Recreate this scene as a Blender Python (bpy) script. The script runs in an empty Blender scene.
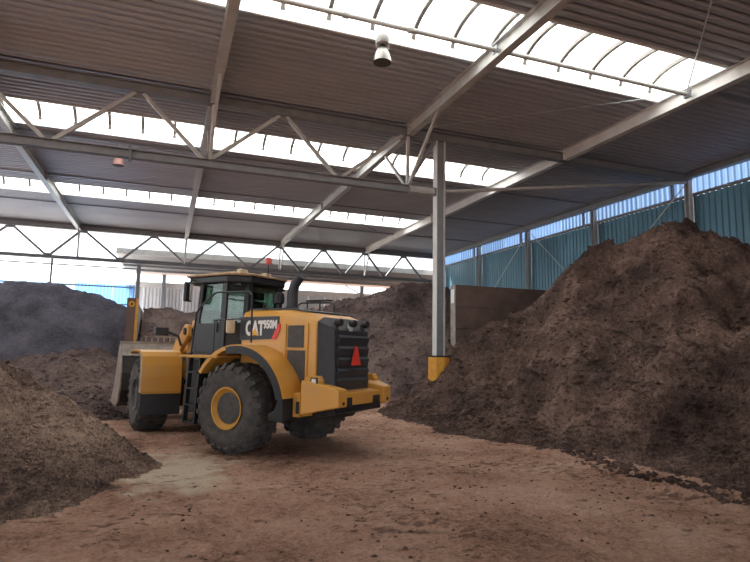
import bpy, bmesh, math, random
import numpy as np
from mathutils import Vector, Matrix
random.seed(7)
S = bpy.context.scene
C = S.collection
R = math.radians

# ------------------------------------------------------------------ camera, sky, exposure
PITCH, ROLL, YAW, FPX = 0.1231, -0.0175, 0.3547, 562.3
cam_d = bpy.data.cameras.new('camera')
cam = bpy.data.objects.new('camera', cam_d); C.objects.link(cam)
cam_d.sensor_fit = 'HORIZONTAL'; cam_d.sensor_width = 36.0
cam_d.lens = 36.0 * FPX / 750.0
fw = Vector((math.sin(YAW)*math.cos(PITCH), math.cos(YAW)*math.cos(PITCH), math.sin(PITCH)))
rt = Vector((math.cos(YAW), -math.sin(YAW), 0)); dn = fw.cross(rt)
cr, sr = math.cos(ROLL), math.sin(ROLL)
cx = rt*cr + dn*sr; cd = -rt*sr + dn*cr
cam.matrix_world = Matrix(((cx.x, -cd.x, -fw.x, 0), (cx.y, -cd.y, -fw.y, 0), (cx.z, -cd.z, -fw.z, 1.85), (0, 0, 0, 1)))
cam_d.clip_end = 400
S.camera = cam

world = bpy.data.worlds.new('overcast_sky'); S.world = world; world.use_nodes = True
wn = world.node_tree.nodes; bgn = wn['Background']
bgn.inputs[0].default_value = (0.90, 0.95, 1.0, 1); bgn.inputs[1].default_value = 1.7

# hazy sun behind the hall, lighting the yard beyond the far end and the roof from outside
sun_d = bpy.data.lights.new('sun', 'SUN'); sun_d.energy = 16.0; sun_d.angle = R(6); sun_d.color = (1.0, 0.97, 0.92)
sun = bpy.data.objects.new('sun', sun_d); C.objects.link(sun)
sun.rotation_euler = Vector((-0.30, 0.62, 0.80)).to_track_quat('Z', 'Y').to_euler()

S.view_settings.view_transform = 'Standard'; S.view_settings.look = 'None'
S.view_settings.exposure = 0.84; S.view_settings.gamma = 1.0
S.view_settings.use_curve_mapping = False
S.cycles.max_bounces = 10; S.cycles.diffuse_bounces = 6; S.cycles.transparent_max_bounces = 12
S.cycles.sample_clamp_indirect = 6.0

# ------------------------------------------------------------------ materials
def lin(r, g, b):
    f = lambda c: c/12.92 if c <= 0.04045 else ((c+0.055)/1.055)**2.4
    return (f(r/255), f(g/255), f(b/255), 1)

def mat(name, col, rough=0.6, metal=0.0, var=0.12, scale=6.0, bump=0.0, bscale=40.0, col2=None, spec=0.5, stretch=None):
    m = bpy.data.materials.new(name); m.use_nodes = True
    nt = m.node_tree; N = nt.nodes; Lk = nt.links
    b = N['Principled BSDF']; b.inputs['Roughness'].default_value = rough; b.inputs['Metallic'].default_value = metal
    b.inputs['Specular IOR Level'].default_value = spec
    tc = N.new('ShaderNodeTexCoord'); src = tc.outputs['Object']
    if stretch:
        mp = N.new('ShaderNodeMapping'); mp.inputs['Scale'].default_value = stretch
        Lk.new(src, mp.inputs['Vector']); src = mp.outputs['Vector']
    n = N.new('ShaderNodeTexNoise'); n.inputs['Scale'].default_value = scale; n.inputs['Detail'].default_value = 6
    Lk.new(src, n.inputs['Vector'])
    r = N.new('ShaderNodeValToRGB'); r.color_ramp.elements[0].position = 0.32; r.color_ramp.elements[1].position = 0.70
    c2 = col2 or tuple(min(1, c*(1+var)) for c in col[:3]) + (1,)
    c1 = col if col2 else tuple(c*(1-var) for c in col[:3]) + (1,)
    r.color_ramp.elements[0].color = c1; r.color_ramp.elements[1].color = c2
    Lk.new(n.outputs['Fac'], r.inputs['Fac']); Lk.new(r.outputs['Color'], b.inputs['Base Color'])
    if bump:
        n2 = N.new('ShaderNodeTexNoise'); n2.inputs['Scale'].default_value = bscale; n2.inputs['Detail'].default_value = 5
        Lk.new(src, n2.inputs['Vector'])
        bp = N.new('ShaderNodeBump'); bp.inputs['Strength'].default_value = bump; bp.inputs['Distance'].default_value = 0.03
        Lk.new(n2.outputs['Fac'], bp.inputs['Height']); Lk.new(bp.outputs['Normal'], b.inputs['Normal'])
    return m

def soil(name, dark, mid, light, bump=0.9, fine=55.0, rough=0.95):
    m = bpy.data.materials.new(name); m.use_nodes = True
    nt = m.node_tree; N = nt.nodes; Lk = nt.links
    b = N['Principled BSDF']; b.inputs['Roughness'].default_value = rough; b.inputs['Specular IOR Level'].default_value = 0.15
    tc = N.new('ShaderNodeTexCoord')
    def noise(sc, det=6, rg=0.6):
        n = N.new('ShaderNodeTexNoise'); n.inputs['Scale'].default_value = sc; n.inputs['Detail'].default_value = det
        n.inputs['Roughness'].default_value = rg
        Lk.new(tc.outputs['Object'], n.inputs['Vector']); return n
    a, c, d = noise(0.7, 5), noise(9, 8, 0.7), noise(fine, 4, 0.7)
    mx = N.new('ShaderNodeMath'); mx.operation = 'MULTIPLY_ADD'; mx.inputs[1].default_value = 1.5; Lk.new(a.outputs['Fac'], mx.inputs[0]); Lk.new(c.outputs['Fac'], mx.inputs[2])
    mx2 = N.new('ShaderNodeMath'); mx2.operation = 'ADD'; Lk.new(mx.outputs[0], mx2.inputs[0]); Lk.new(d.outputs['Fac'], mx2.inputs[1])
    dv = N.new('ShaderNodeMath'); dv.operation = 'DIVIDE'; dv.inputs[1].default_value = 3.5; Lk.new(mx2.outputs[0], dv.inputs[0])
    r = N.new('ShaderNodeValToRGB'); e = r.color_ramp.elements
    e[0].position = 0.38; e[0].color = dark; e[1].position = 0.64; e[1].color = light
    k = e.new(0.50); k.color = mid
    Lk.new(dv.outputs[0], r.inputs['Fac']); Lk.new(r.outputs['Color'], b.inputs['Base Color'])
    hb = N.new('ShaderNodeMath'); hb.operation = 'MULTIPLY_ADD'; hb.inputs[1].default_value = 0.45
    Lk.new(d.outputs['Fac'], hb.inputs[0]); Lk.new(c.outputs['Fac'], hb.inputs[2])
    bp = N.new('ShaderNodeBump'); bp.inputs['Strength'].default_value = bump; bp.inputs['Distance'].default_value = 0.12
    Lk.new(hb.outputs[0], bp.inputs['Height']); Lk.new(bp.outputs['Normal'], b.inputs['Normal'])
    return m

def sheet_mat(name, tint, trans, through, rib_shade=0):
    # thin translucent plastic: part clear, part diffusing
    m = bpy.data.materials.new(name); m.use_nodes = True
    nt = m.node_tree; N = nt.nodes; Lk = nt.links
    N.remove(N['Principled BSDF'])
    t = N.new('ShaderNodeBsdfTransparent'); t.inputs[0].default_value = through
    d = N.new('ShaderNodeBsdfTranslucent'); d.inputs[0].default_value = tint
    g = N.new('ShaderNodeBsdfDiffuse'); g.inputs[0].default_value = tint
    tc = N.new('ShaderNodeTexCoord'); n = N.new('ShaderNodeTexNoise'); n.inputs['Scale'].default_value = 2.0
    Lk.new(tc.outputs['Object'], n.inputs['Vector'])
    r = N.new('ShaderNodeValToRGB'); r.color_ramp.elements[0].color = tuple(c*0.85 for c in tint[:3])+(1,); r.color_ramp.elements[1].color = tint
    Lk.new(n.outputs['Fac'], r.inputs['Fac']); Lk.new(r.outputs['Color'], d.inputs[0])
    if rib_shade:      # rib shading painted into the tint as wave bands, one per rib
        w = N.new('ShaderNodeTexWave'); w.bands_direction = 'Y'; w.inputs['Scale'].default_value = 0.314/rib_shade; w.inputs['Distortion'].default_value = 0.6
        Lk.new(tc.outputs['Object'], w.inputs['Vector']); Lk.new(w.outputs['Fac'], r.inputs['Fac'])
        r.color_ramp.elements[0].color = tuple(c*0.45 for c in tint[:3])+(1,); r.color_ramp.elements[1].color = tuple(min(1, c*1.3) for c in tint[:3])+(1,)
    m1 = N.new('ShaderNodeMixShader'); m1.inputs[0].default_value = 0.25; Lk.new(d.outputs[0], m1.inputs[1]); Lk.new(g.outputs[0], m1.inputs[2])
    m2 = N.new('ShaderNodeMixShader'); m2.inputs[0].default_value = trans; Lk.new(m1.outputs[0], m2.inputs[1]); Lk.new(t.outputs[0], m2.inputs[2])
    Lk.new(m2.outputs[0], N['Material Output'].inputs['Surface'])
    return m

def glass_mat(name, tint, fac=0.12, rough=0.03):
    m = bpy.data.materials.new(name); m.use_nodes = True
    nt = m.node_tree; N = nt.nodes; Lk = nt.links
    N.remove(N['Principled BSDF'])
    t = N.new('ShaderNodeBsdfTransparent'); t.inputs[0].default_value = tint
    g = N.new('ShaderNodeBsdfGlossy'); g.inputs['Roughness'].default_value = rough
    x = N.new('ShaderNodeMixShader'); x.inputs[0].default_value = fac
    Lk.new(t.outputs[0], x.inputs[1]); Lk.new(g.outputs[0], x.inputs[2]); Lk.new(x.outputs[0], N['Material Output'].inputs['Surface'])
    return m

M = dict(
    steel=mat('galvanised_steel', lin(176, 176, 172), 0.55, 0.15, 0.12, 3, 0.05, 30),
    steel_dark=mat('grey_painted_steel', lin(120, 123, 126), 0.55, 0.1, 0.12, 3, 0.05, 30),
    steel_pale=mat('pale_painted_steel', lin(198, 196, 192), 0.6, 0.05, 0.10, 2, 0.05, 30),
    deck=mat('coated_deck_sheet', lin(162, 165, 171), 0.55, 0.1, 0.08, 1.2, 0, 1, stretch=(0.3, 1, 1)),
    curb=mat('white_curb', lin(226, 230, 228), 0.6, 0, 0.05, 4),
    pane=sheet_mat('polycarbonate_pane', (0.95, 0.96, 0.96, 1), 0.0, (0.93, 0.94, 0.94, 1)),
    rib=mat('glazing_rib', lin(110, 105, 98), 0.5, 0.3),
    wall_blue=mat('blue_steel_sheet', lin(90, 132, 150), 0.4, 0.1, 0.22, 0.8, 0.03, 20, stretch=(1, 1, 0.25)),
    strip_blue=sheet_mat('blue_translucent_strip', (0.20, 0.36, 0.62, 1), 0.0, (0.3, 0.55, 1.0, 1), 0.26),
    sheet_glare=sheet_mat('glare_white_sheet', (0.88, 0.94, 1.0, 1), 0.15, (0.92, 0.96, 1.0, 1)),
    sheet_blue=sheet_mat('sky_blue_translucent_sheet', (0.12, 0.27, 0.58, 1), 0.0, (0.30, 0.55, 1.0, 1)),
    sheet_pale=sheet_mat('pale_blue_translucent_sheet', (0.26, 0.40, 0.60, 1), 0.0, (0.6, 0.8, 1.0, 1)),
    far_sheet=mat('pale_corrugated_sheet', lin(196, 198, 200), 0.6, 0.1, 0.08, 1.0),
    floor=None,
    concrete=mat('concrete', lin(150, 140, 132), 0.9, 0, 0.2, 3, 0.3, 30),
    rust_concrete=mat('brown_stained_concrete', lin(104, 84, 76), 0.9, 0, 0.22, 1.6, 0.35, 24),
    guard=mat('yellow_guard_paint', lin(214, 158, 42), 0.55, 0.0, 0.18, 5, 0.1, 30, col2=lin(196, 132, 36)),
    yellow=mat('machine_yellow', lin(208, 148, 56), 0.38, 0.0, 0.10, 4, 0.02, 40, col2=lin(198, 146, 72)),
    yellow_dirty=mat('dusty_machine_yellow', lin(176, 130, 58), 0.6, 0, 0.2, 6, 0.1, 40, col2=lin(196, 140, 50)),
    black=mat('black_plastic', lin(33, 34, 37), 0.5, 0, 0.15, 8),
    charcoal=mat('charcoal_panel', lin(50, 52, 56), 0.5, 0, 0.12, 6),
    chassis=mat('dark_greasy_steel', lin(52, 48, 44), 0.7, 0.2, 0.25, 10, 0.2, 40),
    rubber=mat('dusty_rubber', lin(54, 52, 51), 0.85, 0, 0.25, 7, 0.25, 60, col2=lin(82, 76, 72)),
    hub=mat('hub_grey', lin(74, 71, 68), 0.7, 0.1, 0.2, 10, 0.1, 40),
    worn=mat('worn_bucket_steel', lin(150, 138, 128), 0.5, 0.35, 0.25, 5, 0.15, 40),
    cabglass=glass_mat('cab_glass', (0.60, 0.73, 0.67, 1), 0.06),
    red=mat('red_reflector', lin(222, 66, 54), 0.4),
    redlamp=mat('red_beacon_plastic', lin(206, 96, 84), 0.35),
    redlamp2=mat('reddish_lamp_shade', lin(150, 108, 98), 0.5),
    white=mat('white_print', lin(226, 226, 222), 0.5, 0, 0.03),
    yellow_print=mat('yellow_print', lin(232, 168, 40), 0.5, 0, 0.03),
    lampglass=mat('lens_glass', lin(200, 200, 196), 0.15),
    alu=mat('spun_aluminium', lin(150, 144, 138), 0.38, 0.9, 0.08, 8),
    roofcap=mat('dusty_cab_roof', lin(150, 120, 84), 0.7, 0, 0.25, 7),
    beige=mat('beige_plastic', lin(196, 178, 148), 0.6),
    seat=mat('seat_fabric', lin(46, 46, 48), 0.9),
    cable=mat('black_cable', lin(40, 40, 40), 0.6),
    rod=mat('tie_rod_steel', lin(188, 196, 196), 0.5, 0.2),
    yard=mat('bounce_yard_concrete', lin(206, 200, 192), 0.9, 0, 0.08, 1),
    crumb=mat('soil_crumb', lin(84, 62, 52), 0.95, 0, 0.3, 12),
    heap=soil('brown_compost', lin(42, 32, 29), lin(100, 79, 71), lin(162, 133, 119), 1.0, 34),
    heap_left=soil('light_brown_compost', lin(54, 42, 38), lin(132, 109, 97), lin(216, 185, 162), 1.0, 44),
    heap_hazed=soil('hazed_dark_compost', lin(50, 48, 54), lin(80, 77, 85), lin(108, 104, 112), 0.8, 30),  # slate tint stands in for haze over the far left heap
    heap_far=soil('grey_brown_compost', lin(54, 45, 44), lin(104, 88, 84), lin(148, 128, 120), 0.9, 30),
)

# ------------------------------------------------------------------ mesh helpers
class MB:
    """collects polygons; build() links them as one mesh object"""
    def __init__(s, mtx=None): s.v = []; s.f = []; s.mtx = mtx
    def add(s, vs, fs):
        o = len(s.v)
        for p in vs:
            p = Vector(p)
            s.v.append(tuple(s.mtx @ p) if s.mtx else tuple(p))
        s.f += [tuple(i+o for i in f) for f in fs]; return s
    def box(s, a, b, mtx=None):
        (x0, y0, z0), (x1, y1, z1) = a, b
        vs = [(x0,y0,z0),(x1,y0,z0),(x1,y1,z0),(x0,y1,z0),(x0,y0,z1),(x1,y0,z1),(x1,y1,z1),(x0,y1,z1)]
        if mtx: vs = [mtx @ Vector(v) for v in vs]
        return s.add(vs, [(0,3,2,1),(4,5,6,7),(0,1,5,4),(1,2,6,5),(2,3,7,6),(3,0,4,7)])
    def prism(s, pts, off):
        off = Vector(off); n = len(pts); p = [Vector(q) for q in pts]
        return s.add(p + [q+off for q in p], [tuple(range(n))[::-1], tuple(range(n, 2*n))] + [(i, (i+1) % n, n+(i+1) % n, n+i) for i in range(n)])
    def xz(s, pts, y0, y1): return s.prism([(x, y0, z) for x, z in pts], (0, y1-y0, 0))
    def bar(s, p, q, w, h, upv=(0, 0, 1)):
        """rectangular bar from p to q, w across, h along upv"""
        p, q = Vector(p), Vector(q); d = (q-p).normalized(); u = Vector(upv)
        if abs(d.dot(u)) > 0.98: u = Vector((1, 0, 0))
        r = d.cross(u).normalized()*(w/2); u = r.cross(d).normalized()*(h/2)
        c = [-r-u, r-u, r+u, -r+u]
        return s.add([p+k for k in c]+[q+k for k in c], [(3,2,1,0),(4,5,6,7)] + [(i, (i+1) % 4, 4+(i+1) % 4, 4+i) for i in range(4)])
    def tube(s, path, r, n=8, cap=True):
        P = [Vector(p) for p in path]; rings = []
        rr = r if isinstance(r, (list, tuple)) else [r]*len(P)
        u = None
        for i, p in enumerate(P):
            d = (P[min(i+1, len(P)-1)] - P[max(i-1, 0)]).normalized()
            if u is None: u = d.orthogonal().normalized()
            u = (u - d*u.dot(d)).normalized(); w = d.cross(u)
            rings += [p + (u*math.cos(2*math.pi*k/n) + w*math.sin(2*math.pi*k/n))*rr[i] for k in range(n)]
        fs = [(i*n+k, i*n+(k+1) % n, (i+1)*n+(k+1) % n, (i+1)*n+k) for i in range(len(P)-1) for k in range(n)]
        if cap: fs += [tuple(range(n))[::-1], tuple(range((len(P)-1)*n, len(P)*n))]
        return s.add(rings, fs)
    def lathe(s, prof, c, axis='z', n=32, caps=False):
        """prof: (radius, height along axis)"""
        vs = []
        for r, h in prof:
            for k in range(n):
                a = 2*math.pi*k/n; x, y = r*math.cos(a), r*math.sin(a)
                vs.append(Vector(c) + (Vector((x, y, h)) if axis == 'z' else Vector((x, h, y)) if axis == 'y' else Vector((h, x, y))))
        m = len(prof)
        fs = [(i*n+k, i*n+(k+1) % n, (i+1)*n+(k+1) % n, (i+1)*n+k) for i in range(m-1) for k in range(n)]
        if caps: fs += [tuple(range(n))[::-1], tuple(range((m-1)*n, m*n))]
        return s.add(vs, fs)
    def ibeam(s, p, q, h, w, tf=0.016, tw=0.012, upv=(0, 0, 1)):
        p, q = Vector(p), Vector(q); d = (q-p).normalized(); u = Vector(upv)
        r = d.cross(u).normalized(); u = r.cross(d).normalized(); o = u*((h-tf)/2)
        s.bar(p+o, q+o, w, tf, u); s.bar(p-o, q-o, w, tf, u); s.bar(p, q, tw, h-2*tf, u); return s
    def build(s, name, m, parent=None, bevel=0.0, smooth=False, seg=2):
        me = bpy.data.meshes.new(name); me.from_pydata(s.v, [], s.f); me.update()
        bm = bmesh.new(); bm.from_mesh(me); bmesh.ops.recalc_face_normals(bm, faces=bm.faces); bm.to_mesh(me); bm.free()
        me.materials.append(m)
        o = bpy.data.objects.new(name, me); C.objects.link(o)
        if parent: o.parent = parent
        if bevel:
            b = o.modifiers.new('bevel', 'BEVEL'); b.width = bevel; b.segments = seg; b.limit_method = 'ANGLE'; b.angle_limit = R(35)
            b.harden_normals = False
        if smooth: shade(me)
        return o

def shade(me, ang=38):
    for p in me.polygons: p.use_smooth = True
    try: me.set_sharp_from_angle(angle=R(ang))
    except Exception: pass

def tag(o, label=None, cat=None, group=None, kind=None):
    if label: o['label'] = label
    if cat: o['category'] = cat
    if group: o['group'] = group
    if kind: o['kind'] = kind
    return o

def empty(name, loc=(0, 0, 0), rz=0, **k):
    o = bpy.data.objects.new(name, None); C.objects.link(o); o.location = loc; o.rotation_euler = (0, 0, rz)
    o.empty_display_size = 0.3
    return tag(o, **k)

def root_struct(name, label=None, cat=None):
    return tag(empty(name), label, cat, kind='structure')

# value noise (numpy)
_rng = np.random.RandomState(3); _tab = _rng.rand(512, 512)
def vnoise(x, y):
    xi = np.floor(x).astype(int); yi = np.floor(y).astype(int); fx = x-xi; fy = y-yi
    fx = fx*fx*(3-2*fx); fy = fy*fy*(3-2*fy)
    g = lambda a, b: _tab[a % 512, b % 512]
    return (g(xi, yi)*(1-fx)+g(xi+1, yi)*fx)*(1-fy) + (g(xi, yi+1)*(1-fx)+g(xi+1, yi+1)*fx)*fy - 0.5
def fbm(x, y, s=1.0, octs=5, g=0.5):
    t = 0; a = 1.0
    for k in range(octs):
        t = t + a*vnoise(x*s+17.3*k, y*s+9.1*k); s *= 2.03; a *= g
    return t

# ------------------------------------------------------------------ key dimensions (metres)
XR = [-17.37, -11.28, -5.18, 0.92, 7.0, 13.08]      # rafters
XW = 19.2                                            # right wall
ZD = 9.12                                            # underside of deck
T1, T3 = 16.0, 37.4                                  # trusses
SKY = [(9.55, 11.72), (18.68, 20.85), (28.05, 30.25)]
YB, YE = -7.0, 37.9                                  # building extent
POSTY = [10.75, 16.08, 21.38, 26.70, 32.05, 37.4]

# ------------------------------------------------------------------ floor
def floor_z(x, y):
    z = 0.035*fbm(x, y, 0.8, 3) + 0.042*fbm(x, y, 4.0, 5, 0.65)
    # ruts of the loader's tyres sweeping past the right heap
    for off in (0.0, 0.5):
        cxx = 6.55 + off + 0.05*np.sin(y*0.8) + 0.10*np.maximum(0, 8-y) - 0.35*np.maximum(0, y-8.0)
        rut = np.exp(-((x-cxx)/0.13)**2)*np.clip((9.5-y)/1.5, 0, 1)
        z = z - 0.07*rut*(0.5+0.5*np.tanh(4*np.sin(y*20.0+(x-cxx)*9))) + 0.035*rut
    return z

def make_floor():
    xs = np.concatenate([np.linspace(-60, -6, 12)[:-1], np.linspace(-6, -3, 20)[:-1], np.linspace(-3, 10, 250)[:-1], np.linspace(10, 20, 40)[:-1], np.linspace(20, 60, 8)])
    ys = np.concatenate([np.linspace(-40, 2, 14)[:-1], np.linspace(2, 14, 270)[:-1], np.linspace(14, 24, 100)[:-1], np.linspace(24, 90, 20)])
    X, Y = np.meshgrid(xs, ys); Z = floor_z(X, Y)
    n, m = X.shape
    v = np.stack([X, Y, Z], -1).reshape(-1, 3)
    i = np.arange(n*m).reshape(n, m)
    f = np.stack([i[:-1, :-1], i[:-1, 1:], i[1:, 1:], i[1:, :-1]], -1).reshape(-1, 4)
    me = bpy.data.meshes.new('floor'); me.from_pydata(v.tolist(), [], f.tolist()); me.update()
    for p in me.polygons: p.use_smooth = True
    mt = soil('reddish_trodden_soil', lin(124, 90, 74), lin(188, 148, 126), lin(218, 184, 162), 1.0, 26)
    # a pale dusty patch beside the left heap (bare concrete showing through)
    nt = mt.node_tree; N = nt.nodes; Lk = nt.links; b = N['Principled BSDF']
    old = b.inputs['Base Color'].links[0].from_socket
    tc = N.new('ShaderNodeTexCoord'); mp = N.new('ShaderNodeMapping'); Lk.new(tc.outputs['Object'], mp.inputs['Vector'])
    mp.inputs['Location'].default_value = (-0.32*0.9, -9.3*0.50, 0); mp.inputs['Scale'].default_value = (0.9, 0.50, 1)
    ln = N.new('ShaderNodeVectorMath'); ln.operation = 'LENGTH'; Lk.new(mp.outputs[0], ln.inputs[0])
    ns = N.new('ShaderNodeTexNoise'); ns.inputs['Scale'].default_value = 2.2; ns.inputs['Detail'].default_value = 7; Lk.new(tc.outputs['Object'], ns.inputs['Vector'])
    ad = N.new('ShaderNodeMath'); ad.operation = 'MULTIPLY_ADD'; ad.inputs[1].default_value = 1.8; Lk.new(ns.outputs['Fac'], ad.inputs[0]); Lk.new(ln.outputs['Value'], ad.inputs[2])
    rp = N.new('ShaderNodeValToRGB'); rp.color_ramp.elements[0].position = 0.0; rp.color_ramp.elements[1].position = 1.0
    mr = N.new('ShaderNodeMapRange'); mr.inputs['From Min'].default_value = 1.25; mr.inputs['From Max'].default_value = 1.75
    mr.inputs['To Min'].default_value = 0.95; mr.inputs['To Max'].default_value = 0.0; Lk.new(ad.outputs[0], mr.inputs['Value'])
    N.remove(rp)
    mix = N.new('ShaderNodeMix'); mix.data_type = 'RGBA'
    Lk.new(mr.outputs['Result'], mix.inputs['Factor']); Lk.new(old, mix.inputs['A']); mix.inputs['B'].default_value = lin(216, 198, 174)
    Lk.new(mix.outputs['Result'], b.inputs['Base Color'])
    fl = N.new('ShaderNodeTexNoise'); fl.inputs['Scale'].default_value = 7.0; fl.inputs['Detail'].default_value = 8; fl.inputs['Roughness'].default_value = 0.7
    mp2 = N.new('ShaderNodeMapping'); mp2.inputs['Scale'].default_value = (0.6, 1.1, 1); mp2.inputs['Rotation'].default_value = (0, 0, 0.5)
    Lk.new(tc.outputs['Object'], mp2.inputs['Vector']); Lk.new(mp2.outputs[0], fl.inputs['Vector'])
    pa = N.new('ShaderNodeTexNoise'); pa.inputs['Scale'].default_value = 0.55; pa.inputs['Detail'].default_value = 5; Lk.new(tc.outputs['Object'], pa.inputs['Vector'])
    sm = N.new('ShaderNodeMath'); sm.operation = 'MULTIPLY_ADD'; sm.inputs[1].default_value = 0.55; Lk.new(pa.outputs['Fac'], sm.inputs[0]); Lk.new(fl.outputs['Fac'], sm.inputs[2])
    m3 = N.new('ShaderNodeMapRange'); m3.inputs['From Min'].default_value = 0.83; m3.inputs['From Max'].default_value = 0.93; m3.inputs['To Max'].default_value = 0.72; Lk.new(sm.outputs[0], m3.inputs['Value'])
    mix2 = N.new('ShaderNodeMix'); mix2.data_type = 'RGBA'; Lk.new(m3.outputs['Result'], mix2.inputs['Factor']); Lk.new(mix.outputs['Result'], mix2.inputs['A']); mix2.inputs['B'].default_value = lin(88, 60, 50)
    Lk.new(mix2.outputs['Result'], b.inputs['Base Color'])
    me.materials.append(mt)
    o = bpy.data.objects.new('floor', me); C.objects.link(o)
    tag(o, 'reddish brown trodden soil floor with dark crumbs across the hall', 'floor', kind='structure')
make_floor()

# ------------------------------------------------------------------ roof deck
ceil = root_struct('ceiling', 'grey brown ribbed metal deck roof over the hall', 'ceiling')
def deck_sheet(x0, x1, y0, y1):
    pitch = 0.26; mb = MB(); prof = []; y = y0
    while y < y1 - 1e-6:
        for dy, z in ((0, 0), (0.115, 0), (0.145, 0.085), (0.23, 0.085)):
            if y+dy < y1: prof.append((y+dy, ZD+z))
        y += pitch
    prof.append((y1, ZD+0.085))
    n = len(prof)
    vs = [(x0, a, b) for a, b in prof] + [(x1, a, b) for a, b in prof]
    mb.add(vs, [(i, i+1, n+i+1, n+i) for i in range(n-1)])
    mb.box((x0, y0, ZD+0.10), (x1, y1, ZD+0.20))
    mb.build('roof_sheet', M['deck'], ceil)
edges = [-22.0] + XR + [XW+0.3]
for i in range(len(edges)-1):
    a, b = edges[i]+0.01, edges[i+1]-0.01
    if b > XR[-1]+0.5:
        cuts = [(YB, 5.3), (5.3, 10.7), (10.7, 16.0), (16.0, 21.35), (21.35, 26.7), (26.7, 32.0), (32.0, YE)]
    else:
        cuts = [(YB, 5.3), (5.3, SKY[0][0]), (SKY[0][1], 16.0), (16.0, SKY[1][0]), (SKY[1][1], 26.7), (26.7, SKY[2][0]), (SKY[2][1], 32.0), (32.0, YE)]
    for c0, c1 in cuts: deck_sheet(a, b, c0+0.006, c1-0.006)

# ------------------------------------------------------------------ roof lights (barrel vaults)
def skylight(k, y0, y1, label):
    w = root_struct('window_%d' % k, label, 'skylight')
    zc = ZD + 0.27; xa, xb = -21.9, XR[-1]-0.10
    for y in (y0, y1): MB().box((xa, y-0.03, ZD-0.01), (xb, y+0.03, zc)).build('curb', M['curb'], w)
    for x in (xa, xb): MB().box((x-0.03, y0, ZD-0.01), (x+0.03, y1, zc)).build('curb', M['curb'], w)
    yc, hw, hh, n = (y0+y1)/2, (y1-y0)/2-0.03, 0.42, 10
    arc = lambda j, e=0: (yc - (hw+e)*math.cos(math.pi*j/n), zc + (hh+e)*math.sin(math.pi*j/n))
    pitch = 1.06; cnt = int((xb-xa)/pitch); x = xb
    me_r = me_p = None
    for i in range(cnt+1):
        rx = xb - 0.35 - i*pitch
        # arch rib
        if me_r is None:
            mb = MB()
            for j in range(n):
                (ya, za), (yb_, zb) = arc(j), arc(j+1)
                mb.add([(-.05, ya, za-.07), (.05, ya, za-.07), (.05, ya, za+.03), (-.05, ya, za+.03), (-.05, yb_, zb-.07), (.05, yb_, zb-.07), (.05, yb_, zb+.03), (-.05, yb_, zb+.03)],
                       [(0,1,5,4), (1,2,6,5), (2,3,7,6), (3,0,4,7)])
            o = mb.build('arch_rib', M['rib'], w); me_r = o.data
            vs = []; 
            mb = MB()
            p = [arc(j, 0.035) for j in range(n+1)]
            mb.add([(-pitch+.012, a, b) for a, b in p] + [(-.012, a, b) for a, b in p], [(j, j+1, n+2+j, n+1+j) for j in range(n)])
            q = mb.build('roof_pane', M['pane'], w); me_p = q.data; shade(me_p, 60)
        else:
            o = bpy.data.objects.new('arch_rib', me_r); C.objects.link(o); o.parent = w
            q = bpy.data.objects.new('roof_pane', me_p); C.objects.link(q); q.parent = w
        o.location.x = rx; q.location.x = rx
    # the short end pane and the closed ends
    p = [arc(j, 0.035) for j in range(n+1)]
    MB().add([(xb-0.34, a, b) for a, b in p] + [(xb, a, b) for a, b in p], [(j, j+1, n+2+j, n+1+j) for j in range(n)]).build('roof_pane', M['pane'], w)
    MB().add([(xb, a, b) for a, b in p], [tuple(range(n+1))]).build('end_pane', M['pane'], w)
skylight(1, *SKY[0], 'nearest long barrel rooflight, at the top of the picture')
skylight(2, *SKY[1], 'middle long barrel rooflight, seen through the near truss')
skylight(3, *SKY[2], 'farthest long barrel rooflight, ahead of the far truss')

# ------------------------------------------------------------------ rafters, purlins, tubes
raf_lab = {-5.18: 'leftmost grey steel rafter in view, running down to the far truss at left',
           0.92: 'grey steel rafter running steeply down above the loader cab', 7.0: 'grey steel rafter crossing the near truss just left of the guarded column',
           13.08: 'broad pale steel rafter closing the right ends of the rooflights'}
for x in XR[2:]:      # the two further left are out of the picture
    m = M['steel_pale'] if x > 13 else M['steel']
    t = empty('rafter_beam', (x, 0, 0), label=raf_lab[x], cat='beam', group=None)
    h = 0.40; z = 8.72 + h/2
    MB().bar((0, YB, z), (0, T3, z), 0.016, h-0.04).build('web', m, t)
    for zz, nm in ((8.73, 'bottom_flange'), (8.72+h-0.01, 'top_flange')): MB().box((-0.11, YB, zz-0.01), (0.11, T3, zz+0.01)).build(nm, m, t)
    for yy in (T1, 26.7): MB().box((-0.10, yy-0.12, 8.745), (0.10, yy-0.10, 8.72+h-0.02)).build('stiffener', m, t)
t = empty('edge_beam', (XW-0.1, 0, 0), label='grey brown steel beam along the top of the blue right wall', cat='beam')
MB().box((-0.12, YB, 8.82), (0.12, YE, 8.85)).build('bottom_flange', M['steel_dark'], t)
MB().box((-0.02, YB, 8.85), (0.02, YE, 9.1)).build('web', M['steel_dark'], t)
MB().box((-0.12, YB, 9.06), (0.12, YE, 9.1)).build('top_flange', M['steel_dark'], t)

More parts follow.
